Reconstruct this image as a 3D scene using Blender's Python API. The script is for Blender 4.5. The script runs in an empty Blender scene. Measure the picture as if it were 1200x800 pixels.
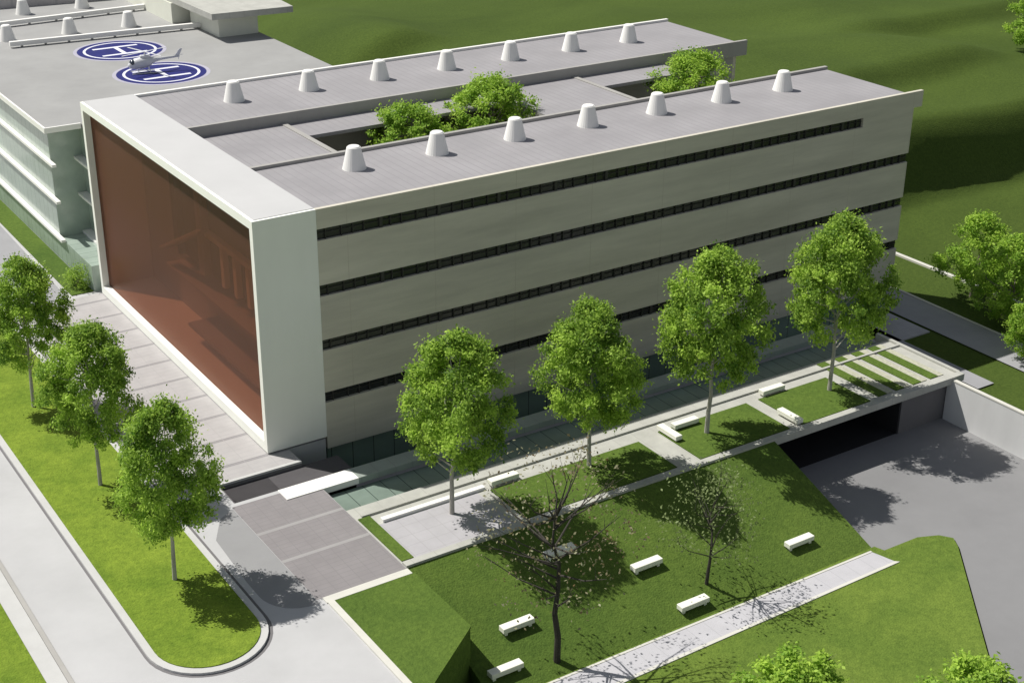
import bpy, bmesh, math, random
from mathutils import Vector, Matrix, noise

C = bpy.context.scene
COL = C.collection
random.seed(7)
SUN_A, SUN_B = 0.40, 0.58            # light travels (+A, -B, -1)
LOW = -3.3                           # level of the lower site

# ------------------------------------------------------------------ camera
cam_d = bpy.data.cameras.new('camera'); cam = bpy.data.objects.new('camera', cam_d); COL.objects.link(cam)
yaw, pitch, roll = 0.9855, -0.429, 0.0085
fw = Vector((math.cos(pitch)*math.cos(yaw), math.cos(pitch)*math.sin(yaw), math.sin(pitch)))
rt = fw.cross(Vector((0, 0, 1))).normalized(); up = rt.cross(fw)
r2 = rt*math.cos(roll)+up*math.sin(roll); u2 = -rt*math.sin(roll)+up*math.cos(roll)
m = Matrix((r2, u2, -fw)).transposed().to_4x4(); m.translation = Vector((-31.6807, -75.5192, 44.772))
cam.matrix_world = m
cam_d.sensor_fit = 'HORIZONTAL'; cam_d.sensor_width = 36; cam_d.lens = 36*1707.2/1200
cam_d.clip_start = 0.5; cam_d.clip_end = 3000
C.camera = cam

# ------------------------------------------------------------------ light
to_sun = Vector((-SUN_A, SUN_B, 1)).normalized()
W = bpy.data.worlds.new('World'); C.world = W; W.use_nodes = True
nt = W.node_tree; bg = nt.nodes['Background']
sky = nt.nodes.new('ShaderNodeTexSky'); sky.sky_type = 'NISHITA'; sky.sun_disc = False
sky.sun_elevation = math.asin(to_sun.z); sky.sun_rotation = math.atan2(to_sun.x, to_sun.y)
hs = nt.nodes.new('ShaderNodeHueSaturation'); hs.inputs['Saturation'].default_value = .45   # lower saturation for a more neutral sky fill
nt.links.new(sky.outputs[0], hs.inputs['Color']); nt.links.new(hs.outputs[0], bg.inputs[0]); bg.inputs[1].default_value = 0.064
sl = bpy.data.lights.new('sun', 'SUN'); sl.energy = 4.3; sl.angle = math.radians(0.5); sl.color = (1, .965, .9)
so = bpy.data.objects.new('sun', sl); COL.objects.link(so)
so.rotation_euler = to_sun.to_track_quat('Z', 'Y').to_euler(); so.location = (-40, 20, 60)
C.view_settings.view_transform = 'Standard'; C.view_settings.look = 'None'
C.view_settings.gamma = 1; C.view_settings.use_curve_mapping = False
C.view_settings.exposure = 0.28
C.cycles.max_bounces = 6; C.cycles.transparent_max_bounces = 12

# ------------------------------------------------------------------ materials
def mat(name, col, rough=.8, var=.12, scale=.6, col2=None, stretch=None, bump=0, bscale=20, seam=None, metallic=0, spec=.3, detail=6):
    """base colour broken up by noise; seam=(axis, spacing, width, colour) adds thin joint lines."""
    M = bpy.data.materials.new(name); M.use_nodes = True
    t = M.node_tree; N = t.nodes; L = t.links; b = N['Principled BSDF']
    b.inputs['Roughness'].default_value = rough; b.inputs['Metallic'].default_value = metallic
    b.inputs['Specular IOR Level'].default_value = spec
    tc = N.new('ShaderNodeNewGeometry')
    mp = N.new('ShaderNodeMapping'); L.new(tc.outputs['Position'], mp.inputs[0])
    if stretch: mp.inputs['Scale'].default_value = stretch
    nz = N.new('ShaderNodeTexNoise'); nz.inputs['Scale'].default_value = scale; nz.inputs['Detail'].default_value = detail
    nz.inputs['Roughness'].default_value = .65
    L.new(mp.outputs[0], nz.inputs[0])
    rp = N.new('ShaderNodeValToRGB')
    c2 = col2 or tuple(min(1, c*(1+var)) for c in col); c1 = tuple(c*(1-var) for c in col)
    rp.color_ramp.elements[0].position = .32; rp.color_ramp.elements[0].color = (*c1, 1)
    rp.color_ramp.elements[1].position = .68; rp.color_ramp.elements[1].color = (*c2, 1)
    L.new(nz.outputs[0], rp.inputs[0]); out = rp.outputs[0]
    for s in (seam or []):
        ax, sp, wd, sc = s
        sx = N.new('ShaderNodeSeparateXYZ'); L.new(tc.outputs['Position'], sx.inputs[0])
        a = N.new('ShaderNodeMath'); a.operation = 'PINGPONG'; a.inputs[1].default_value = sp/2
        L.new(sx.outputs[ax], a.inputs[0])
        lt = N.new('ShaderNodeMath'); lt.operation = 'LESS_THAN'; lt.inputs[1].default_value = wd/2; L.new(a.outputs[0], lt.inputs[0])
        mx = N.new('ShaderNodeMixRGB'); mx.inputs[2].default_value = (*sc, 1)
        L.new(lt.outputs[0], mx.inputs[0]); L.new(out, mx.inputs[1]); out = mx.outputs[0]
    L.new(out, b.inputs['Base Color'])
    if bump:
        n2 = N.new('ShaderNodeTexNoise'); n2.inputs['Scale'].default_value = bscale; n2.inputs['Detail'].default_value = 4
        L.new(tc.outputs['Position'], n2.inputs[0])
        bp = N.new('ShaderNodeBump'); bp.inputs['Strength'].default_value = bump; bp.inputs['Distance'].default_value = .1
        L.new(n2.outputs[0], bp.inputs['Height']); L.new(bp.outputs[0], b.inputs['Normal'])
    return M

def grass_mat(name, a, b_, big=.09):
    M = bpy.data.materials.new(name); M.use_nodes = True
    t = M.node_tree; N = t.nodes; L = t.links; p = N['Principled BSDF']
    p.inputs['Roughness'].default_value = .95; p.inputs['Specular IOR Level'].default_value = .1
    g = N.new('ShaderNodeNewGeometry')
    n1 = N.new('ShaderNodeTexNoise'); n1.inputs['Scale'].default_value = big; n1.inputs['Detail'].default_value = 8; n1.inputs['Roughness'].default_value = .6
    n1.inputs['Distortion'].default_value = .6
    n2 = N.new('ShaderNodeTexNoise'); n2.inputs['Scale'].default_value = 3.5; n2.inputs['Detail'].default_value = 6; n2.inputs['Roughness'].default_value = .8
    L.new(g.outputs['Position'], n1.inputs[0]); L.new(g.outputs['Position'], n2.inputs[0])
    r1 = N.new('ShaderNodeValToRGB'); r1.color_ramp.elements[0].position = .3; r1.color_ramp.elements[1].position = .7
    r1.color_ramp.elements[0].color = (*a, 1); r1.color_ramp.elements[1].color = (*b_, 1)
    L.new(n1.outputs[0], r1.inputs[0])
    r2_ = N.new('ShaderNodeValToRGB'); r2_.color_ramp.elements[0].position = .3; r2_.color_ramp.elements[1].position = .75
    r2_.color_ramp.elements[0].color = (.62, .66, .6, 1); r2_.color_ramp.elements[1].color = (1.3, 1.25, 1.1, 1)
    L.new(n2.outputs[0], r2_.inputs[0])
    mx = N.new('ShaderNodeMixRGB'); mx.blend_type = 'MULTIPLY'; mx.inputs[0].default_value = 1
    L.new(r1.outputs[0], mx.inputs[1]); L.new(r2_.outputs[0], mx.inputs[2]); L.new(mx.outputs[0], p.inputs['Base Color'])
    n3 = N.new('ShaderNodeTexNoise'); n3.inputs['Scale'].default_value = 9; n3.inputs['Detail'].default_value = 3
    L.new(g.outputs['Position'], n3.inputs[0])
    bp = N.new('ShaderNodeBump'); bp.inputs['Strength'].default_value = .5; bp.inputs['Distance'].default_value = .12
    L.new(n3.outputs[0], bp.inputs['Height']); L.new(bp.outputs[0], p.inputs['Normal'])
    return M

def leaf_mat(name, dark, light, trans=.35):
    M = bpy.data.materials.new(name); M.use_nodes = True
    t = M.node_tree; N = t.nodes; L = t.links; p = N['Principled BSDF']; o = N['Material Output']
    at = N.new('ShaderNodeAttribute'); at.attribute_name = 'tone'
    rp = N.new('ShaderNodeValToRGB'); rp.color_ramp.elements[0].color = (*dark, 1); rp.color_ramp.elements[1].color = (*light, 1)
    L.new(at.outputs['Fac'], rp.inputs[0]); L.new(rp.outputs[0], p.inputs['Base Color'])
    p.inputs['Roughness'].default_value = .6; p.inputs['Specular IOR Level'].default_value = .25
    tr = N.new('ShaderNodeBsdfTranslucent'); L.new(rp.outputs[0], tr.inputs[0])
    mx = N.new('ShaderNodeMixShader'); mx.inputs[0].default_value = trans
    L.new(p.outputs[0], mx.inputs[1]); L.new(tr.outputs[0], mx.inputs[2]); L.new(mx.outputs[0], o.inputs[0])
    return M

M = {}
M['white'] = mat('white_render', (.82, .81, .78), .6, .03, .4)
M['portal'] = mat('portal_render', (.88, .89, .83), .65, .03, .3, stretch=(1, 1, .4))
M['portal_top'] = mat('portal_roof_sheet', (.50, .50, .50), .7, .03, .3)
M['panel'] = mat('facade_panel', (.57, .54, .455), .55, .15, .3, stretch=(.3, .3, 2.6), seam=[(0, 6.2, .04, (.50, .46, .38))])
M['roof'] = mat('roof_sheet', (.30, .29, .30), .6, .10, .22, seam=[(0, .62, .07, (.26, .25, .26))], bump=.05)
M['roof_old'] = mat('roof_membrane', (.31, .31, .305), .75, .09, .2)
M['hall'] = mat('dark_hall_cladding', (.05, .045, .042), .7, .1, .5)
M['walk'] = mat('walkway_shaded', (.30, .34, .31), .4, .08, .6, seam=[(0, 1.2, .05, (.25, .28, .26))])  # shaded tone of the white walkway, put into the colour
M['black'] = mat('garage_shade', (.03, .03, .032), .9, .1, .5)  # near-black colour stands in for deep shade inside the garage
M['dpave'] = mat('dark_paving', (.045, .042, .045), .85, .1, .6)
M['dpave2'] = mat('dark_grey_paving', (.085, .08, .085), .85, .1, .6)
M['coping'] = mat('parapet_coping', (.36, .35, .33), .6, .06, .6)
M['dark'] = mat('dark_window', (.018, .02, .02), .25, .2, 2, spec=.5)
M['mullion'] = mat('mullion_metal', (.045, .045, .04), .5, .1, 2)
M['green_glass'] = mat('green_glass', (.17, .24, .205), .12, .12, .25, spec=.6, seam=[(0, 1.55, .06, (.05, .07, .06))])
M['green_glass_y'] = mat('pale_green_glass', (.33, .40, .35), .15, .12, .4, spec=.6, seam=[(1, 1.2, .06, (.18, .23, .2))])
M['roofglass'] = mat('court_glass', (.19, .245, .21), .25, .15, .4, spec=.5, seam=[(0, 1.2, .05, (.05, .07, .06))])
M['concrete'] = mat('concrete', (.50, .50, .49), .85, .06, .5, bump=.1)
M['asphalt_l'] = mat('light_road_surface', (.455, .455, .46), .9, .075, .16, bump=.12, bscale=30)
M['pave'] = mat('plaza_paving', (.40, .385, .385), .85, .07, .7, seam=[(1, 3.3, .30, (.255, .245, .25)), (0, 1.6, .03, (.35, .34, .34)), (1, .55, .03, (.345, .335, .34))], bump=.1)
M['drive'] = mat('driveway_paving', (.235, .22, .225), .85, .07, .6, seam=[(1, .4, .03, (.2, .19, .195)), (0, .8, .03, (.2, .19, .195))], bump=.1)
M['drive_band'] = mat('driveway_band', (.31, .30, .30), .85, .05, .8)
M['side_patch'] = mat('grey_side_patch', (.27, .27, .275), .9, .04, .5, bump=.1)
M['path'] = mat('path_paving', (.46, .455, .48), .9, .05, .8, seam=[(0, 1.2, .04, (.38, .38, .4))])
M['path_edge'] = mat('path_edging', (.58, .57, .52), .85, .06, .8)
M['path_grey'] = mat('grey_path', (.30, .30, .315), .9, .06, .5)
M['ramp'] = mat('ramp_concrete', (.22, .22, .225), .85, .09, .12, bump=.08, detail=8)
M['wall_c'] = mat('retaining_concrete', (.66, .66, .66), .85, .06, .4, stretch=(1, 1, .3))
M['wall_dark'] = mat('grey_wall', (.16, .155, .16), .85, .06, .5)
M['cream'] = mat('cream_render', (.70, .71, .62), .7, .05, .4)
M['coping_c'] = mat('terrace_coping', (.42, .42, .385), .8, .10, .8, seam=[(0, 1.5, .04, (.35, .35, .32))])
M['lilac'] = mat('terrace_paving', (.40, .39, .41), .85, .06, .8, seam=[(0, 1.0, .03, (.33, .32, .33)), (1, 1.0, .03, (.33, .32, .33))])
M['gravel'] = mat('cream_gravel', (.42, .42, .33), .95, .2, 6)
M['median'] = grass_mat('bright_grass', (.125, .20, .026), (.21, .29, .04), .35)
M['lawn'] = grass_mat('lawn_grass', (.070, .122, .026), (.115, .175, .036), .14)
M['lawn2'] = grass_mat('low_lawn_grass', (.095, .155, .030), (.15, .215, .042), .2)
M['field'] = grass_mat('field_grass', (.052, .082, .018), (.078, .118, .025), .035)
M['bark'] = mat('bark', (.22, .19, .16), .9, .25, 4, stretch=(1, 1, .3))
M['bark_pale'] = mat('pale_bark', (.42, .40, .36), .9, .2, 4, stretch=(1, 1, .3))
M['bark_dark'] = mat('dark_bark', (.05, .045, .038), .9, .2, 4)
M['leaf'] = leaf_mat('leaf_green', (.09, .20, .025), (.60, .82, .13), .48)
M['leaf_y'] = leaf_mat('leaf_lime', (.15, .31, .03), (.55, .75, .11), .45)
M['leaf_p'] = leaf_mat('leaf_autumn', (.13, .085, .035), (.40, .42, .26), .3)
M['leaf_s'] = leaf_mat('leaf_olive', (.12, .16, .05), (.34, .42, .18), .4)
M['bench'] = mat('bench_concrete', (.80, .80, .70), .7, .04, 3)
M['heli'] = mat('helicopter_paint', (.62, .63, .65), .4, .03, 2, spec=.5)
M['heli_glass'] = mat('helicopter_glass', (.03, .04, .06), .1, .1, 2, spec=.7)
M['blue'] = mat('pad_blue', (.006, .009, .13), .6, .15, 1.2)
M['padline'] = mat('pad_white', (.72, .73, .80), .6, .04, 1)
M['padhalo'] = mat('pad_grey', (.40, .39, .46), .7, .05, 1)
# brown glass: tinted pane that lets the atrium behind show through
def brown():
    m_ = bpy.data.materials.new('brown_glass'); m_.use_nodes = True
    t = m_.node_tree; N = t.nodes; L = t.links; p = N['Principled BSDF']; o = N['Material Output']
    p.inputs['Roughness'].default_value = .3; p.inputs['Specular IOR Level'].default_value = .2
    g = N.new('ShaderNodeNewGeometry'); n = N.new('ShaderNodeTexNoise'); n.inputs['Scale'].default_value = .25; n.inputs['Detail'].default_value = 5
    L.new(g.outputs['Position'], n.inputs[0])
    r = N.new('ShaderNodeValToRGB'); r.color_ramp.elements[0].color = (.185, .10, .07, 1); r.color_ramp.elements[1].color = (.215, .118, .084, 1)
    L.new(n.outputs[0], r.inputs[0]); L.new(r.outputs[0], p.inputs['Base Color'])
    tr = N.new('ShaderNodeBsdfTransparent'); tr.inputs[0].default_value = (.80, .60, .50, 1)
    mx = N.new('ShaderNodeMixShader'); mx.inputs[0].default_value = .66
    L.new(p.outputs[0], mx.inputs[1]); L.new(tr.outputs[0], mx.inputs[2]); L.new(mx.outputs[0], o.inputs[0])
    return m_
M['brown'] = brown()

# ------------------------------------------------------------------ mesh helpers
class MB:
    def __init__(s): s.bm = bmesh.new()
    def box(s, x0, x1, y0, y1, z0, z1, bev=0):
        r = bmesh.ops.create_cube(s.bm, size=1)
        for v in r['verts']:
            v.co = Vector(((x0+x1)/2+v.co.x*(x1-x0), (y0+y1)/2+v.co.y*(y1-y0), (z0+z1)/2+v.co.z*(z1-z0)))
        if bev:
            es = list({e for v in r['verts'] for e in v.link_edges})
            bmesh.ops.bevel(s.bm, geom=es, offset=bev, segments=1, affect='EDGES')
        return s
    def prism(s, pts, z0, z1):
        zf = z1 if callable(z1) else (lambda x, y: z1)
        lo = [s.bm.verts.new((x, y, z0)) for x, y in pts]; hi = [s.bm.verts.new((x, y, zf(x, y))) for x, y in pts]
        n = len(pts); s.bm.faces.new(lo[::-1]); s.bm.faces.new(hi)
        for i in range(n): s.bm.faces.new((lo[i], lo[(i+1) % n], hi[(i+1) % n], hi[i]))
        return s
    def sheet(s, pts, z):
        zf = z if callable(z) else (lambda x, y: z)
        s.bm.faces.new([s.bm.verts.new((x, y, zf(x, y))) for x, y in pts]); return s
    def frustum(s, c, r0, r1, h, seg=20, axis=None):
        mtx = Matrix.Translation(Vector(c)+Vector((0, 0, h/2)))
        bmesh.ops.create_cone(s.bm, cap_ends=True, segments=seg, radius1=r0, radius2=r1, depth=h, matrix=mtx); return s
    def rod(s, a, b, r0, r1=None, seg=8):
        a, b = Vector(a), Vector(b); d = b-a
        mtx = Matrix.Translation((a+b)/2) @ d.to_track_quat('Z', 'Y').to_matrix().to_4x4()
        bmesh.ops.create_cone(s.bm, cap_ends=True, segments=seg, radius1=r0, radius2=r1 if r1 is not None else r0, depth=d.length, matrix=mtx); return s
    def ball(s, c, r, sc=(1, 1, 1), u=16, v=10):
        bmesh.ops.create_uvsphere(s.bm, u_segments=u, v_segments=v, radius=r, matrix=Matrix.Translation(c) @ Matrix.Diagonal((*sc, 1))); return s
    def disc(s, cx, cy, z, r, seg=48, r_in=0):
        if r_in:
            a = [s.bm.verts.new((cx+r*math.cos(t), cy+r*math.sin(t), z)) for t in [2*math.pi*i/seg for i in range(seg)]]
            b = [s.bm.verts.new((cx+r_in*math.cos(t), cy+r_in*math.sin(t), z)) for t in [2*math.pi*i/seg for i in range(seg)]]
            for i in range(seg): s.bm.faces.new((a[i], a[(i+1) % seg], b[(i+1) % seg], b[i]))
        else:
            s.bm.faces.new([s.bm.verts.new((cx+r*math.cos(t), cy+r*math.sin(t), z)) for t in [2*math.pi*i/seg for i in range(seg)]])
        return s
    def build(s, name, m_, parent=None, smooth=False):
        bmesh.ops.recalc_face_normals(s.bm, faces=s.bm.faces[:]) if not getattr(s, 'keep', False) else None
        me = bpy.data.meshes.new(name); s.bm.to_mesh(me); s.bm.free()
        if smooth:
            for p_ in me.polygons: p_.use_smooth = True
        me.materials.append(m_); o = bpy.data.objects.new(name, me); COL.objects.link(o)
        if parent:
            o.parent = parent; o.location = -parent.location if not parent.get('_w') else Vector((0, 0, 0))
        return o

def tag(o, label=None, cat=None, group=None, kind=None):
    if label: o['label'] = label
    if cat: o['category'] = cat
    if group: o['group'] = group
    if kind: o['kind'] = kind
    return o
def empty(name, loc, rz=0):
    o = bpy.data.objects.new(name, None); COL.objects.link(o); o.location = loc; o.rotation_euler.z = rz; o.empty_display_size = .5; return o
def flat_sheet_up(o):
    return o
def struct(name, mb, m_): return tag(mb.build(name, m_), kind='structure')
def sub(mb, name, m_, parent):           # child mesh given in world coordinates; parents sit at identity rotation
    w = parent.location.copy(); q = parent.parent
    while q: w += q.location; q = q.parent
    o = mb.build(name, m_); o.parent = parent; o.location = -w; return o
def copy_tree(o, parent=None):
    c = o.copy(); COL.objects.link(c); c.parent = parent
    for ch in list(o.children): copy_tree(ch, c)
    return c

# ------------------------------------------------------------------ ground and terrain
def smooth(a, b, x):
    t = max(0, min(1, (x-a)/(b-a))); return t*t*(3-2*t)
def gz(x, y):
    k = max(smooth(68, 84, x)*smooth(-60, -30, y), smooth(44, 70, y)*smooth(34, 44, x))
    def shade_bank(y0, w, h, xa, xb, dec):       # steep grassy bank facing the site, added to stand in for field shadows
        m_ = smooth(xa, xa+14, x)*(1-smooth(xb-16, xb, x))
        return h*m_*smooth(y0, y0+w, y)*(1-smooth(y0+w, y0+w+dec, y))
    bk = shade_bank(16.6+.06*(x-75), 5.5, 7.0, 50, 180, 170) + shade_bank(33+.1*(x-90), 4.0, 2.0, 74, 120, 40) + shade_bank(52+.05*(x-115), 4.0, 1.8, 98, 165, 40) + shade_bank(86, 5, 3.0, 46, 70, 25)
    return LOW-.08 + bk + k*(1.6*noise.noise(Vector((x*.028, y*.028, 3.1)))+.6*noise.noise(Vector((x*.07, y*.05, 9))))
def axis_pts(lo, hi, a, b, fine, coarse):
    p, x = [], lo
    while x < hi:
        p.append(x); x += fine if a <= x < b else coarse
    p.append(hi); return p
g = MB(); xs = axis_pts(-900, 1300, 30, 210, 2.5, 55); ys = axis_pts(-900, 1300, -66, 210, 1.2, 55)
vv = [[g.bm.verts.new((x, y, gz(x, y))) for y in ys] for x in xs]
for i in range(len(xs)-1):
    for j in range(len(ys)-1): g.bm.faces.new((vv[i][j], vv[i+1][j], vv[i+1][j+1], vv[i][j+1]))
go = struct('ground', g, M['field'])
for p_ in go.data.polygons: p_.use_smooth = True

# raised western half of the site
struct('pavement', MB().prism([(-400, -400), (-4.2, -400), (-4.2, -26.2), (1, -22.3), (1, -4.4), (-4.2, -4.4), (-4.2, -1.9), (1.4, -1.9), (1.4, -.06), (4.0, -.06),
       (4.0, 31.6), (28, 31.6), (28, 300), (-400, 300)], LOW-1, 0), M['asphalt_l'])
struct('light_well_floor', MB().box(-4.2, 4.0, -4.4, -.06, LOW-.05, LOW), M['wall_dark'])
struct('sunken_paving', MB().box(-4.2, -1.0, -4.4, -1.91, LOW, -.30), M['dpave'])  # left stretch darker than the right one
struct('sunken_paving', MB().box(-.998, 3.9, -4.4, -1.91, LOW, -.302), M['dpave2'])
struct('plaza', MB().sheet([(-7.3, -1.85), (1.38, -1.85), (1.38, -.08), (3.99, -.08), (3.99, 31.2), (-7.3, 31.2)], .006), M['pave'])
struct('kerb', MB().box(-4.2, 1.39, -1.98, -1.72, -.1, .05), M['concrete'])
struct('path', MB().sheet([(-7.6, 31.2), (-2.6, 31.2), (-2.2, 70), (-7.6, 70)], .006), M['path_grey'])
struct('driveway', MB().sheet([(-4.5, -4.75), (.98, -4.75), (.98, -15.95), (-4.5, -15.95)], .008), M['drive'])
for y in (-8.35, -11.65):
    struct('driveway_band', MB().sheet([(-4.48, y-.14), (.96, y-.14), (.96, y+.14), (-4.48, y+.14)], .013), M['drive_band'])
ap = [(-4.52, -4.9), (-5.6, -5.6), (-6.7, -7.6), (-6.95, -12.5)]  # mid-grey patch with a rounded corner beside the driveway
for k in range(9):
    t = math.pi+math.pi/2*k/8; ap.append((-4.52-2.4+0+2.4*(1+math.cos(t))+0*0 - .03, -14+2.3*math.sin(t)) if False else (-4.7+2.25*math.cos(t), -14+2.3*math.sin(t)))
ap.append((-4.52, -16.3))
struct('driveway_side_patch', MB().sheet(ap, .008), M['side_patch'])
struct('kerb', MB().box(-4.2, 1.0, -16.55, -16.0, -.1, .07), M['path_edge'])
struct('lawn', MB().prism([(-3.75, -26.1), (1.13, -22.42), (1.13, -16.57), (-3.75, -16.57)], -.05, .06), M['lawn'])
struct('kerb', MB().prism([(-4.15, -26.0), (-3.77, -25.9), (-3.77, -16.57), (-4.15, -16.57)], -.1, .09), M['path_edge'])

struct('embankment', MB().prism([(1.0, -15.95), (1.12, -15.95), (1.12, -22.35), (-3.9, -26.25), (-3.9, -26.1), (1.0, -22.3)], LOW-.4, -.05), M['lawn'])
struct('light_well_wall', MB().prism([(-4.19, -2.0), (1.4, -2.0), (1.4, -1.905), (-4.19, -1.905)], LOW, -.12), M['wall_dark'])
struct('light_well_wall', MB().box(-4.19, -4.1, -4.39, -2.01, LOW, -.05), M['wall_dark'])
# left road, sidewalk, verge, planted median
struct('kerb', MB().box(-17.8, -17.55, -120, 200, -.05, .11), M['coping'])
struct('sidewalk', MB().box(-18.7, -17.82, -120, 200, -.05, .10), M['concrete'])
struct('verge', MB().box(-60, -18.72, -120, 200, -.05, .13), M['median'])
def stadium(x0, x1, y0, y1, n=20):
    r = (x1-x0)/2; cx = (x0+x1)/2
    return [(cx+r*math.cos(math.pi+math.pi*i/n), y0+r+r*math.sin(math.pi+math.pi*i/n)) for i in range(n+1)]+[(x1, y1), (x0, y1)]
struct('median_kerb', MB().prism(stadium(-13.85, -7.55, -19.0, 70), -.02, .14), M['concrete'])
struct('median_dark_rim', MB().sheet(stadium(-13.98, -7.33, -19.2, 70), .005), M['wall_dark'])  # dark rim just outside the median kerb
struct('median_grass', MB().prism(stadium(-13.45, -7.95, -18.6, 69.6), .05, .19), M['median'])

# lower ground on the east
struct('road', MB().sheet([(55.9, -70), (59.5, -70), (60.6, 30), (56.6, 30)], LOW+.03), M['path_grey'])
struct('path', MB().sheet([(51.0, -13.6), (52.8, -13.6), (52.8, 30), (51.2, 30)], LOW+.03), M['path_grey'])
struct('kerb', MB().prism([(67.3, -60), (67.7, -60), (66.7, 40), (66.3, 40)], LOW-.2, LOW+.1), M['path_edge'])
struct('kerb', MB().prism([(59.52, -70), (59.75, -70), (60.85, 30), (60.62, 30)], LOW-.2, LOW+.09), M['path_edge'])

# sloping lawn below the terrace, its path and the lower lawn
SY, SS = -15.9, .36
def slope(x, y): return max(LOW, SS*(y-SY))
YB = SY+LOW/SS
g = MB(); nx, ny = 27, 10
def patch(g, xs_, ys_, f):
    v = [[g.bm.verts.new((x, y, f(x, y))) for y in ys_] for x in xs_]
    for i in range(len(xs_)-1):
        for j in range(len(ys_)-1): g.bm.faces.new((v[i][j], v[i+1][j], v[i+1][j+1], v[i][j+1]))
struct('lawn_slope', g.prism([(1.0, YB), (28.2, YB), (28.2, YB+.001), (28.2, SY), (1.0, SY)], LOW-.5, lambda x, y: slope(x, y)+.005), M['lawn'])
struct('lawn', MB().prism([(-20, -70), (9, -55), (24.1, -37.6), (32.5, -27.8), (33.0, -27.0), (32.5, -26.3), (31.2, -25.75), (28.4, -25.7), (28.2, YB), (-6, YB-.01)], LOW-.5, LOW+.28), M['lawn2'])
struct('footpath', MB().prism([(1.2, -27.15), (1.2, -25.35), (27.6, -25.5), (28.0, -26.9)], LOW, LOW+.31), M['path'])
struct('path_edging', MB().prism([(1.2, -27.40), (1.2, -27.17), (28.0, -26.92), (28.2, -27.12)], LOW, LOW+.33), M['path_edge'])
struct('path_edging', MB().prism([(1.2, -25.33), (1.2, -25.18), (27.6, -25.33), (27.6, -25.48)], LOW, LOW+.33), M['path_edge'])
# ramp floor
struct('ramp', MB().sheet([(28.22, -15.3), (45.0, -15.3), (47.5, -40), (64, -70), (-18, -70), (9.2, -55), (24.3, -37.6), (32.7, -27.8), (33.2, -27.0), (32.6, -26.1), (31.2, -25.6), (28.22, -25.6)], LOW+.05), M['ramp'])

# ------------------------------------------------------------------ terrace with garage mouth
TY = -15.4
g = MB()
g.box(1.0, 46.0, TY, -8.7, -.6, 0)                 # deck
g.box(1.0, 28.4, TY, -8.7, LOW-.3, -.602)           # solid part
g.box(40.6, 46.0, TY, -8.7, LOW-.3, -.602)
g.box(28.4, 40.6, -9.2, -8.7, LOW-.3, -.602)
struct('terrace', g, M['wall_dark'])
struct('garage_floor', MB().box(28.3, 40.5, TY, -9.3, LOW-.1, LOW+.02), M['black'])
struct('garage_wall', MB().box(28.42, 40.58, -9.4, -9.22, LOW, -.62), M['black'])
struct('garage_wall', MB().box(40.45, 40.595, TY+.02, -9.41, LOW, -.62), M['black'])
struct('terrace_paving', MB().sheet([(1.0, TY), (46, TY), (46, -8.7), (1.0, -8.7)], .005), M['coping_c'])
g = MB(); g.box(1.0, 46.2, TY-.5, TY-.004, -.35, .16)
struct('terrace_coping', g, M['coping_c'])
struct('terrace_coping', MB().box(46.003, 46.3, TY-.002, -7.6, -.5, .16), M['coping_c'])
struct('terrace_coping', MB().box(1.4, 46.0, -9.95, -9.75, .006, .14), M['coping_c'])
struct('terrace_paving', MB().sheet([(1.9, -15.3), (8.6, -15.3), (8.6, -11.1), (1.9, -11.1)], .012), M['lilac'])
struct('terrace_edge', MB().box(2.2, 9.2, -11.05, -10.7, .01, .2), M['white'])
for x0, x1, y0, y1 in ((1.1, 1.85, -15.2, -10.0), (9.4, 20.7, -15.2, -11.3), (22.6, 30.2, -15.2, -10.9), (31.3, 37.6, -15.2, -10.9)):
    struct('grass_bed', MB().box(x0, x1, y0, y1, .006, .07), M['lawn'])
for x0 in (38.6, 40.3, 42.0, 43.7):
    struct('grass_bed', MB().box(x0, x0+.8, -15.0, -9.0, .006, .07), M['lawn'])
    struct('gravel_bed', MB().box(x0+.83, x0+1.35, -15.0, -9.0, .006, .06), M['gravel'])
# glazed rooflight strip and walkway over the sunken court
struct('walkway', MB().box(-1.4, 3.4, -5.75, -4.45, -.35, .06), M['white'])
struct('walkway', MB().box(3.402, 46.0, -5.75, -4.45, -.35, .058), M['walk'])  # greyer copy carries the building's shade along the walkway
struct('court_rooflight', MB().box(1.0, 46.0, -8.69, -5.76, -.7, -.55), M['roofglass'])
struct('court_floor', MB().box(1.0, 56.0, -4.44, -.02, LOW-.3, LOW+.03), M['lilac'])

# ------------------------------------------------------------------ retaining wall beside the ramp
w = tag(empty('retaining_wall', (45.3, -15.5, LOW)), 'sunlit pale concrete wall running along the right side of the grey ramp', 'wall')
sub(MB().prism([(45.0, -15.5), (45.28, -15.5), (45.53, -60), (45.25, -60)], LOW-.3, -.12), 'wall', M['wall_c'], w)
sub(MB().prism([(44.98, -15.92), (45.3, -15.92), (45.55, -60), (45.23, -60)], -.118, -.02), 'coping', M['path_edge'], w)

# ------------------------------------------------------------------ main building
H, L, WD, P = 15.5, 55.9, 31.0, 4.15
B = tag(empty('office_building', (P, 0, 0)), 'long taupe office block with banded facade and white portal framing brown glass', 'building')
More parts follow.
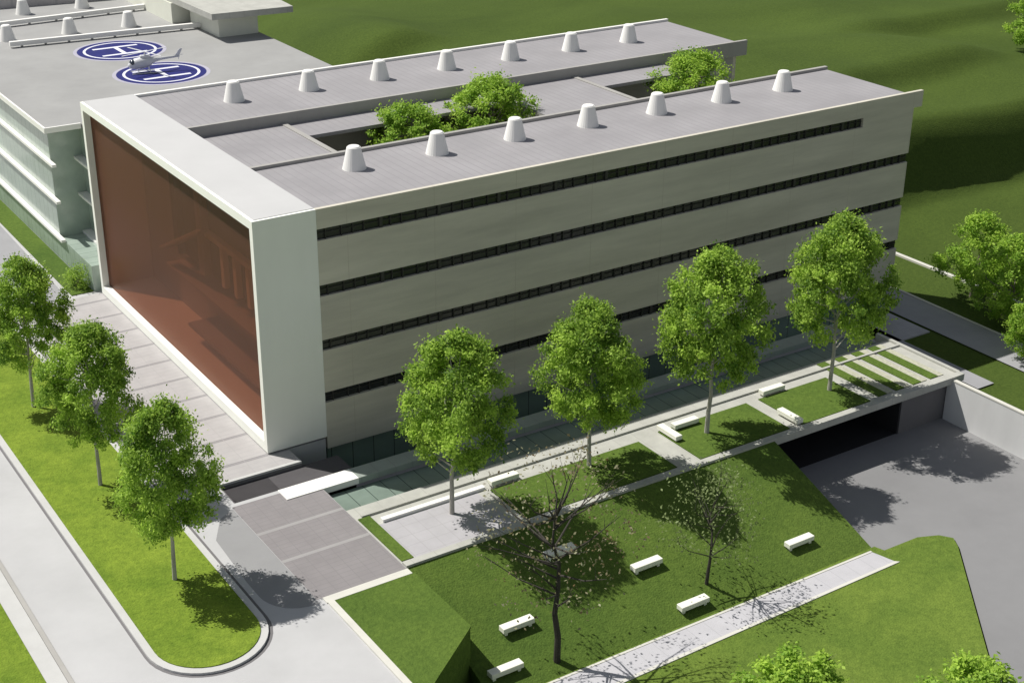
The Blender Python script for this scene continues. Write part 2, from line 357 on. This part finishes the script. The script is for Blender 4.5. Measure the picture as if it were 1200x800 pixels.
# portal: rectangular tube open to the front
g = MB()
g.box(0, P, 0, WD, H-.55, H); g.box(0, P, 0, WD, .08, .75)
g.box(0, P, 0, .45, .752, H-.552); g.box(0, P, WD-.45, WD, .752, H-.552)
portal = sub(g, 'portal_frame', M['portal'], B)
sub(MB().box(.22, P-.03, .22, WD-.03, H+.002, H+.03), 'portal_roof', M['portal_top'], B)
sub(MB().box(.5, .62, .452, WD-.452, .752, H-.552), 'glass_screen', M['brown'], B)
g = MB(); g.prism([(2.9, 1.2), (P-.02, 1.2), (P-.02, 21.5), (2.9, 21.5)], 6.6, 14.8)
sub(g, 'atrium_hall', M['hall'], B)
for z in (1.9, 5.4):
    sub(MB().box(1.9, P-.02, .6, 15.5+z, z, z+.25), 'atrium_gallery', M['coping'], B)
sub(MB().box(2.5, 2.88, 1.5, 15.5, 9.6, 10.0), 'atrium_gallery', M['white'], B)
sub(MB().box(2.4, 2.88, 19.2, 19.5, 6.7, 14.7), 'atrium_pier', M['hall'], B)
sub(MB().box(2.3, 2.88, 14.4, 15.3, 6.7, 14.7), 'atrium_pier', M['coping'], B)
for y in (2.8, 4.9, 7.0, 9.1, 11.2):
    sub(MB().prism([(2.45, y), (2.85, y), (2.85, y+.5), (2.45, y+.5)], 6.8, 9.58), 'atrium_fin', M['white'], B)
g = MB()                                                  # stair flight behind the glass
for k in range(22): g.box(1.5, 2.2, 20.5-k*.36, 20.9-k*.36, 6.8+k*.17, 7.0+k*.17)
sub(g, 'atrium_stair', M['coping'], B)
sub(MB().box(P-.015, P+.0, .46, WD-.46, .56, H-.56), 'atrium_wall', M['coping'], B)
# cores of the two wings (dark body behind panels)
g = MB()
g.box(P+.005, L-.4, .35, 10.0, -.8, 14.9); g.box(P+.005, L-.4, 20.8, WD, -.8, 15.1)
g.box(P+.005, 11.8, 10.002, 20.798, -.8, 14.5); g.box(29.4, 38.0, 10.002, 20.798, -.8, 14.5)
g.box(11.803, 29.398, 10.002, 20.798, 7.6, 8.0); g.box(38.003, L-.4, 10.002, 20.798, 7.6, 8.0)
sub(g, 'wall', M['coping'], B)
# facade bands
strips = [(13.48, 14.22, 50.4), (9.81, 10.56, L), (6.14, 6.88, L), (2.50, 3.24, L)]
zs = [H]+[v for s in strips for v in (s[1], s[0])]+[-.8]
g = MB(); g.box(P+.01, L+.9, 0, .30, 14.22, H); sub(g, 'facade_panel', M['panel'], B)
sub(MB().box(50.4, L, .001, .301, 13.48, 14.218), 'facade_panel', M['panel'], B)
for z1, z0 in ((13.48, 10.56), (9.81, 6.88), (6.14, 3.24), (2.50, -.8)):
    sub(MB().box(P+.01, L, 0.001, .30, z0, z1-.002), 'facade_panel', M['panel'], B)
for z0, z1, xe in strips:
    wn = sub(MB().box(P+.01, xe, .22, .34, z0+.002, z1-.004), 'window_strip', M['dark'], B)
    g = MB(); x = P+.6; k = 0
    while x < xe-.3:
        wdt = .22 if k % 5 == 4 else .05
        g.box(x, x+wdt, .10, .218, z0+.003, z1-.005); x += .775 if (k*7) % 3 else 1.1; k += 1
    g.box(P+.02, xe-.02, .15, .215, z0+.40, z0+.44)
    mo = sub(g, 'mullions', M['mullion'], wn)
# end wall, roofs, parapets
sub(MB().box(L-.398, L-.05, .31, 10.0, -.8, 15.1), 'end_wall', M['panel'], B); sub(MB().box(L-.398, L-.05, 20.8, WD-.31, -.8, 15.1), 'end_wall', M['panel'], B)
sub(MB().box(P+.005, L-.05, .302, 9.7, 15.05, 15.2), 'roof', M['roof'], B)
sub(MB().box(P+.005, L-.05, 20.805, WD-.31, 15.12, 15.3), 'roof', M['roof'], B)
for x0, x1 in ((P+.005, 11.8), (29.4, 38.0)): sub(MB().box(x0, x1, 10.05, 20.49, 14.5, 14.62), 'linking_roof', M['roof'], B)
g = MB(); g.box(P+.005, L+.1, 9.702, 10.04, 14.7, 15.42); sub(g, 'parapet', M['coping'], B)
g = MB(); g.box(P+.005, L+.9, 20.5, 20.80, 14.1, 15.42); sub(g, 'parapet', M['coping'], B)
g = MB(); g.box(P+.005, L+.1, WD-.305, WD, 14.4, 15.5); sub(g, 'parapet', M['white'], B)
sub(MB().box(11.81, 29.39, 17.0, 20.49, 14.3, 14.55), 'linking_roof', M['roof'], B); sub(MB().box(38.01, 47.0, 17.0, 20.49, 14.3, 14.55), 'linking_roof', M['roof'], B)
for x0, x1 in ((11.4, 11.8), (37.6, 38.0)): sub(MB().box(x0, x1, 10.06, 20.4, 14.622, 14.7), 'roof_edge', M['coping'], B)
# basement glazing
bg_ = sub(MB().box(P+.2, L-.4, .5, .7, LOW, -.82), 'basement_glazing', M['green_glass'], B)
sub(MB().box(P+.2, L-.4, .702, WD, LOW, -.83), 'basement_wall', M['wall_dark'], B)
# skylights
def skylight(x, y, z, par, proto=[None]):
    if proto[0] is None:
        g = MB(); g.frustum((0, 0, 0), .80, .46, 1.45, 28)
        bmesh.ops.recalc_face_normals(g.bm, faces=g.bm.faces[:])
        s = g.build('skylight', M['white'])
        c = MB().frustum((0, 0, 1.45), .44, .38, .07, 28).build('cap', M['white']); c.parent = s
        proto[0] = s; o = s
    else:
        o = copy_tree(proto[0])
    w_ = par.location
    o.parent = par; o.location = Vector((x, y, z))-w_
    return o
for k in range(7): skylight(10.3+6.32*k, 6.75, 15.2, B)
for k in range(7): skylight(10.2+6.25*k, 26.0, 15.3, B)

# ------------------------------------------------------------------ clinic building on the left
LB = tag(empty('clinic_building', (10, 50, 0)), 'flat roofed building with pale green glass floors and helipads on its grey roof', 'building')
ZR = 11.8
sub(MB().prism([(-.4, 39.5), (2.2, 39.5), (2.2, 31.7), (27.6, 31.7), (27.8, 130), (-.4, 130)], LOW, ZR-.3), 'glass_wall', M['green_glass_y'], LB)
sub(MB().box(-.4, 2.195, 31.7, 39.49, LOW, 2.17), 'glass_wall', M['green_glass_y'], LB)
sub(MB().prism([(-.9, 38.0), (2.0, 38.0), (2.0, 31.5), (27.7, 31.5), (28.0, 130), (-.9, 130)], ZR-.3, ZR), 'roof', M['roof_old'], LB)
sub(MB().prism([(-1.05, 37.85), (-.902, 37.85), (-.902, 130), (-1.05, 130)], ZR-.32, ZR+.12), 'fascia', M['white'], LB)
sub(MB().box(-.9, 1.9, 37.83, 37.998, ZR-.32, ZR+.12), 'fascia', M['white'], LB)
for z in (8.8, 5.7, 2.4):
    sub(MB().box(-.75, -.402, 38.0, 130, z-.22, z+.005), 'floor_slab', M['white'], LB)
    sub(MB().box(1.5, 2.198, 31.75, 39.48, z-.22, z), 'floor_slab', M['white'], LB)
    sub(MB().box(1.95, 2.19, 32.2, 36.5, z+1.7, z+2.5), 'balcony_window', M['dark'], LB)
for (x0, y0, x1, y1, ex) in ((4.6, 66.9, 24.8, 65.4, 62.9), (-.6, 75.8, 24.8, 77.2, 75.2)):
    g = MB(); d = Vector((x1-x0, y1-y0, 0)).normalized(); n = Vector((-d.y, d.x, 0))*.22
    g.prism([(x0-n.x, y0-n.y), (x1-n.x, y1-n.y), (x1+n.x, y1+n.y), (x0+n.x, y0+n.y)], ZR+.18, ZR+.6)
    g.box(x1-.25, x1+.25, ex, y1-.25, ZR+.18, ZR+.6)
    r_ = sub(g, 'roof_duct', M['white'], LB)
    for k in range(9):
        q = Vector((x0, y0, 0)).lerp(Vector((x1, y1, 0)), (k+.5)/9)
        sub(MB().box(q.x-.1, q.x+.1, q.y-.1, q.y+.1, ZR, ZR+.178), 'duct_support', M['coping'], r_)
for k in range(4): skylight(5.3+6.15*k, 70.2, ZR, LB)
for k in range(4): skylight(-1+5.0*0+11.9-6.6+6.3*k-.4, 81.6, ZR, LB)
# step up to the pink-grey upper roof and the cream rooftop pavilion
sub(MB().prism([(-.4, 86.5), (20.6, 84.0), (20.6, 120), (-.4, 120)], ZR, ZR+1.0), 'upper_roof', M['pave'], LB)
pv = sub(MB().box(23.4, 27.6, 60.6, 68.0, ZR, 13.9), 'rooftop_pavilion', M['cream'], LB)
sub(MB().prism([(22.2, 59.2), (30.6, 58.6), (33, 90), (21.5, 90)], 13.9, 14.5), 'pavilion_roof', M['coping_c'], pv)
sub(MB().box(21.8, 30, 69, 90, ZR, 13.88), 'rooftop_plant_room', M['cream'], LB)
# helipads
def pad(cx, cy, rz):
    h = sub(MB().disc(cx, cy, ZR+.008, 4.35), 'helipad', M['padhalo'], LB)
    sub(MB().disc(cx, cy, ZR+.014, 4.0), 'blue_disc', M['blue'], h)
    sub(MB().disc(cx, cy, ZR+.020, 3.45, 48, 3.2), 'ring_line', M['padline'], h)
    g = MB(); R_ = Matrix.Rotation(rz, 3, 'Z')
    def q(x0, x1, y0, y1): g.sheet([tuple((R_ @ Vector((x, y, 0))+Vector((cx, cy, 0))).xy) for x, y in ((x0, y0), (x1, y0), (x1, y1), (x0, y1))], ZR+.020)
    q(-2.2, 2.2, -1.7, -1.25); q(-2.2, 2.2, 1.25, 1.7); q(-.22, .22, -1.248, 1.248)
    sub(g, 'landing_letter', M['padline'], h)
pad(13.2, 60.5, 0); pad(13.4, 50.2, 0)

# ------------------------------------------------------------------ helicopter
HL = empty('helicopter', (12.2, 51.2, ZR))
tag(HL, 'small white helicopter parked between the two blue helipads on the roof', 'helicopter')
def hp(g, name, m_, par=HL, sm=False):
    o = g.build(name, m_, smooth=sm); o.parent = par; return o
# body points toward -X (local), nose at x=-2.2, tail at +5
g = MB()
prof = [(-2.3, .15, 1.15), (-2.0, .5, 1.2), (-1.3, .78, 1.35), (-.3, .85, 1.45), (.7, .75, 1.55), (1.5, .42, 1.75), (2.4, .22, 1.85), (5.0, .12, 2.0)]
rings = []
for x, r, zc in prof:
    rings.append([g.bm.verts.new((x, r*.95*math.cos(a), zc+r*math.sin(a))) for a in [2*math.pi*i/14 for i in range(14)]])
for a_, b_ in zip(rings, rings[1:]):
    for i in range(14): g.bm.faces.new((a_[i], a_[(i+1) % 14], b_[(i+1) % 14], b_[i]))
g.bm.faces.new(rings[0]); g.bm.faces.new(rings[-1][::-1])
hp(g, 'fuselage', M['heli'], sm=True)
hp(MB().ball((-1.45, 0, 1.48), .66, (1, 1, .85)), 'cockpit_glass', M['heli_glass'], sm=True)
g = MB(); g.box(-.5, 1.0, -.35, .35, 2.15, 2.55, .1); g.rod((.2, 0, 2.5), (.2, 0, 3.1), .09); hp(g, 'rotor_mast', M['heli'])
for a in (.5, .5+math.pi/2, .5+math.pi, .5-math.pi/2):
    g = MB(); g.box(.1, 3.9, -.14, .14, 3.02, 3.06); g.bm.transform(Matrix.Translation((.2, 0, 0)) @ Matrix.Rotation(a, 4, 'Z'))
    hp(g, 'rotor_blade', M['heli'])
g = MB(); g.prism([(4.5, -.05), (5.2, -.05), (5.2, .05), (4.5, .05)], 1.9, 2.1)
v = [g.bm.verts.new(c) for c in ((4.4, .0, 2.0), (5.1, .0, 2.0), (5.7, .0, 3.1), (5.3, .0, 3.1))]; g.bm.faces.new(v)
v2 = [g.bm.verts.new(c) for c in ((4.4, .07, 2.0), (5.1, .07, 2.0), (5.7, .07, 3.1), (5.3, .07, 3.1))]; g.bm.faces.new(v2[::-1])
for i in range(4): g.bm.faces.new((v[i], v[(i+1) % 4], v2[(i+1) % 4], v2[i]))
hp(g, 'tail_fin', M['heli'])
g = MB(); g.box(5.0, 5.08, .1, .14, 1.5, 2.9); g.box(4.35, 5.7, .101, .139, 2.16, 2.24); hp(g, 'tail_rotor', M['heli'])
for s in (-1, 1):
    g = MB(); g.rod((-1.9, s*.95, .08), (1.6, s*.95, .08), .07); g.rod((-1.0, s*.95, .1), (-.8, s*.5, .85), .05); g.rod((.8, s*.95, .1), (.6, s*.5, .95), .05)
    hp(g, 'skid', M['heli'])
HL.scale = (.62, .62, .62); HL.rotation_euler.z = math.radians(-12)

# ------------------------------------------------------------------ benches
def bench(x, y, z, rz, label, proto=[None]):
    if proto[0] is None:
        r = empty('bench', (0, 0, 0))
        g = MB().box(-1.0, 1.0, -.26, .26, .13, .44, .02); o = g.build('seat', M['bench']); o.parent = r
        for s in (-1, 1):
            o = MB().box(s*.78-.09, s*.78+.09, -.16, .16, -.3, .128).build('leg', M['bench']); o.parent = r
        proto[0] = r; c = r
    else: c = copy_tree(proto[0])
    c.location = (x, y, z); c.rotation_euler.z = rz
    tag(c, label, 'bench', 'white slab benches on the terrace and lawn'); return c
for x, y, rz, lb in [
    (4.6, -21.5, 0, 'white slab bench on the sunken lawn between the autumn tree and the upper lawn edge'),
    (2.5, -23.6, 0, 'white slab bench near the dark embankment corner at the lower left of the sunken lawn'),
    (9.6, -18.3, 0, 'white slab bench on the lawn seen behind the branches of the autumn tree'),
    (13.9, -20.9, 0, 'white slab bench in the open middle of the lawn, right of the autumn tree'),
    (14.8, -24.1, 0, 'white slab bench on the lawn nearest the pale footpath'),
    (23.9, -23.0, 0, 'white slab bench on the lawn nearest the ramp edge')]:
    bench(x, y, slope(x, y)+.02, rz, lb)
for x, y, rz, lb in [
    (10.6, -10.9, 0, 'white slab bench on the terrace between the two nearest green trees'),
    (22.9, -11.7, math.pi/2, 'white slab bench set crosswise beside the first terrace path'),
    (32.8, -10.6, 0, 'white slab bench at the back of the square terrace lawn'),
    (31.1, -14.2, math.pi/2, 'white slab bench set crosswise near the coping above the garage mouth'),
    (24.6, -11.2, 0, 'white slab bench at the foot of the pale trunked terrace tree')]:
    bench(x, y, .02, rz, lb)

# ------------------------------------------------------------------ trees
def crown_mesh(seed, h0, h1, R, nclump, per, leaf, mat_, spread=.50, shape=1.0, low_thin=True):
    rnd = random.Random(seed); bm = bmesh.new(); lay = bm.loops.layers.float_color.new('tone') if False else None
    cl = []
    while len(cl) < nclump:
        t = rnd.random(); z = h0+(h1-h0)*t
        prof = max(.05, math.sin(math.pi*min(1, .06+t*.93)**.80))**.58
        a = rnd.random()*2*math.pi
        wob = 1+.08*math.sin(3*a+seed)+.08*math.sin(5*a+2*seed+3*t)
        r = R*prof*wob*shape*math.sqrt(rnd.uniform(.10, 1.0))
        if low_thin and t < .34 and rnd.random() < .5-t*1.2: continue
        cl.append((Vector((r*math.cos(a), r*math.sin(a), z)), rnd.uniform(.55, 1.2), rnd.random(), r/(R*prof+.01)))
    verts, faces, tones = [], [], []
    for c, s, tone, rr in cl:
        for _ in range(int(per*s)):
            d = Vector((rnd.gauss(0, 1), rnd.gauss(0, 1), rnd.gauss(0, .8)))*spread*s*.6
            p_ = c+d
            n = (Vector((rnd.gauss(0, 1), rnd.gauss(0, 1), rnd.gauss(.6, 1)))+.8*(p_-Vector((0, 0, (h0+h1)*.45))).normalized()).normalized()
            u = n.orthogonal().normalized(); u.rotate(Matrix.Rotation(rnd.random()*6.28, 3, n)) ; v_ = n.cross(u)
            L_ = leaf*rnd.uniform(.6, 1.25); Wd = L_*.55; i = len(verts)
            verts += [p_-u*L_*.5, p_+v_*Wd*.5, p_+u*L_*.5, p_-v_*Wd*.5]
            faces.append((i, i+1, i+2, i+3)); tones.append(max(0, min(1, .12+.55*tone+rnd.uniform(-.18, .30))))
    me = bpy.data.meshes.new('crown'); me.from_pydata([tuple(v) for v in verts], [], faces)
    at = me.attributes.new('tone', 'FLOAT', 'FACE'); at.data.foreach_set('value', tones)
    me.materials.append(mat_); return me, cl
def trunk_mesh(seed, cl, h0, h1, r, mat_, n_limb=16, fork=None, lean=.0):
    rnd = random.Random(seed+99); g = MB(); top = h0+(h1-h0)*.55
    pts = [Vector((0, 0, -.2))]
    for k in range(1, 7): pts.append(Vector((rnd.uniform(-.06, .06)*k+lean*k, rnd.uniform(-.06, .06)*k, top*k/6)))
    for k in range(6): g.rod(pts[k], pts[k+1], r*(1-.13*k), r*(1-.13*(k+1)), 9)
    for c, s, t, rr in rnd.sample(cl, min(n_limb, len(cl))):
        zb = max(h0*.72, min(top*.97, c.z-rnd.uniform(.8, 2.2))); k = min(5, int(zb/top*6)); f = zb/top*6-k
        b = pts[k].lerp(pts[k+1], f); mid = b.lerp(c, .5)+Vector((rnd.uniform(-.2, .2), rnd.uniform(-.2, .2), -.15))
        g.rod(b, mid, r*.34, r*.20, 6); g.rod(mid, c, r*.20, r*.06, 6)
        for _ in range(2):
            e = c+Vector((rnd.uniform(-.7, .7), rnd.uniform(-.7, .7), rnd.uniform(0, .7))); g.rod(mid.lerp(c, .5), e, r*.10, r*.03, 4)
    return g
def make_tree(name, seed, h0, h1, R, nclump, per, leaf, lm, bark, r=.17, **kw):
    nl = kw.pop('n_limb', 18)
    me, cl = crown_mesh(seed, h0, h1, R, nclump, per, leaf, lm, **kw)
    root = empty(name, (0, 0, 0))
    c = bpy.data.objects.new('crown', me); COL.objects.link(c); c.parent = root
    t = trunk_mesh(seed, cl, h0, h1, r, bark, nl).build('trunk', bark); t.parent = root
    return root
used = {}
_v = random.Random(5)
def place(proto, x, y, z, rz, s, label, cat, group, sz=None):
    key = proto.name
    c = proto if key not in used else copy_tree(proto); used[key] = 1
    c.location = (x, y, z); c.rotation_euler.z = rz; c.scale = (s*_v.uniform(.96, 1.04), s*_v.uniform(.96, 1.04), sz or s); c.rotation_euler.x = _v.uniform(-.03, .03); c.rotation_euler.y = _v.uniform(-.03, .03)
    return tag(c, label, cat, group)
TA = make_tree('broadleaf_tree', 3, 3.5, 10.4, 3.65, 185, 200, .225, M['leaf'], M['bark_pale'])
TB = make_tree('broadleaf_tree', 11, 3.5, 10.4, 3.50, 185, 200, .225, M['leaf'], M['bark_pale'])
TCc = make_tree('broadleaf_tree', 23, 3.5, 10.4, 3.60, 185, 200, .225, M['leaf'], M['bark_pale'])
gT = 'broadleaf trees along the terrace'; gM = 'broadleaf trees on the road median'
place(TA, 6.1, -12.3, 0, .3, .92, 'green tree nearest the white portal, standing on the terrace', 'tree', gT, 1.08)
place(TB, 16.2, -12.1, 0, 1.7, .88, 'shortest of the green terrace trees, second from the portal, behind the autumn tree', 'tree', gT, 1.04)
place(TCc, 25.2, -12.7, 0, 2.9, .97, 'tall green terrace tree with a bare pale trunk, third from the portal', 'tree', gT, 1.18)
place(TA, 36.4, -12.5, 0, 4.1, .97, 'green tree at the far end of the terrace above the garage mouth', 'tree', gT, 1.2)
place(TB, -10.2, -10.3, .15, .6, .80, 'green tree nearest the rounded tip of the median', 'tree', gM, .99)
place(TCc, -10.2, 1.7, .15, 2.0, .80, 'middle of the three green trees on the road median', 'tree', gM, .99)
place(TA, -10.5, 14.1, .15, 5.0, .80, 'farthest green tree on the road median, at the left edge', 'tree', gM, .99)
TS = make_tree('bushy_tree', 31, .9, 7.3, 3.3, 120, 140, .25, M['leaf_y'], M['bark'], r=.14)
gE = 'bushy trees on the eastern grass'
place(TS, 64.6, -1.2, LOW, 0, 1.0, 'bushy low tree on the dark grass right of the office block', 'tree', gE)
place(TS, 62.6, -6.8, LOW, 2.2, 1.02, 'bushy tree at the right edge, upper of two, beside the lawn', 'tree', gE)
place(TS, 58.6, -12.6, LOW, 4.0, .72, 'small bushy tree at the right edge above the grey road', 'tree', gE)
place(TS, 120.6, 38.6, gz(120.6, 38.6), 1.0, 1.1, 'distant bushy tree at the upper right corner on the open field', 'tree', gE)
TF = make_tree('broadleaf_tree', 41, 2.0, 10.4, 3.3, 120, 140, .25, M['leaf_y'], M['bark'])
place(TF, 8.0, -39.0, LOW, 0, 1.0, 'lime green tree top poking in at the bottom edge, left one, below the footpath', 'tree', 'trees on the lower lawn', .86)
place(TF, 14.1, -43.6, LOW, 2.0, 1.0, 'lime green tree top poking in at the bottom edge, right one, near the ramp', 'tree', 'trees on the lower lawn', .86)
TP = make_tree('autumn_tree', 53, 4.2, 12.8, 4.6, 110, 14, .2, M['leaf_p'], M['bark_dark'], r=.2, spread=.8, n_limb=26, low_thin=False)
place(TP, 5.5, -24.0, slope(5.5, -24.0), .4, 1.0, 'sparse autumn tree with pale and rusty leaves and a thin dark trunk', 'tree', None)
TO = make_tree('young_tree', 67, 2.6, 7.4, 3.1, 80, 18, .2, M['leaf_s'], M['bark_dark'], r=.12, spread=.8, n_limb=20, low_thin=False)
place(TO, 16.6, -23.1, slope(16.6, -23.1), 1.4, 1.0, 'thin olive young tree with see-through crown on the lawn by the path', 'tree', None)
# courtyard trees, growing up between the wings
TG = make_tree('courtyard_tree', 71, 2.6, 8.2, 3.5, 120, 150, .24, M['leaf_y'], M['bark'])
gC = 'courtyard trees between the wings'
place(TG, 19.4, 15.6, 8.0, 0, .98, 'smaller lime tree in the near courtyard, toward the white portal', 'tree', gC)
place(TG, 27.0, 16.2, 8.0, 1.9, 1.10, 'larger lime tree in the near courtyard, away from the portal', 'tree', gC)
place(TG, 46.6, 15.6, 8.0, 3.3, 1.05, 'lime tree in the far courtyard at the end of the office block', 'tree', gC)
# low planting at the foot of the left building
struct('planting_bed', MB().box(-2.2, -.45, 31.8, 120, -.02, .07), M['lawn'])
SH = make_tree('shrub', 81, .1, 1.7, 1.0, 40, 40, .18, M['leaf'], M['bark'], r=.05, low_thin=False)
place(SH, -1.1, 33.2, 0, 0, 1.0, 'round green shrub beside the left foot of the white portal', 'shrub', None)

for o in list(bpy.data.objects):
    if '_w' in o: del o['_w']
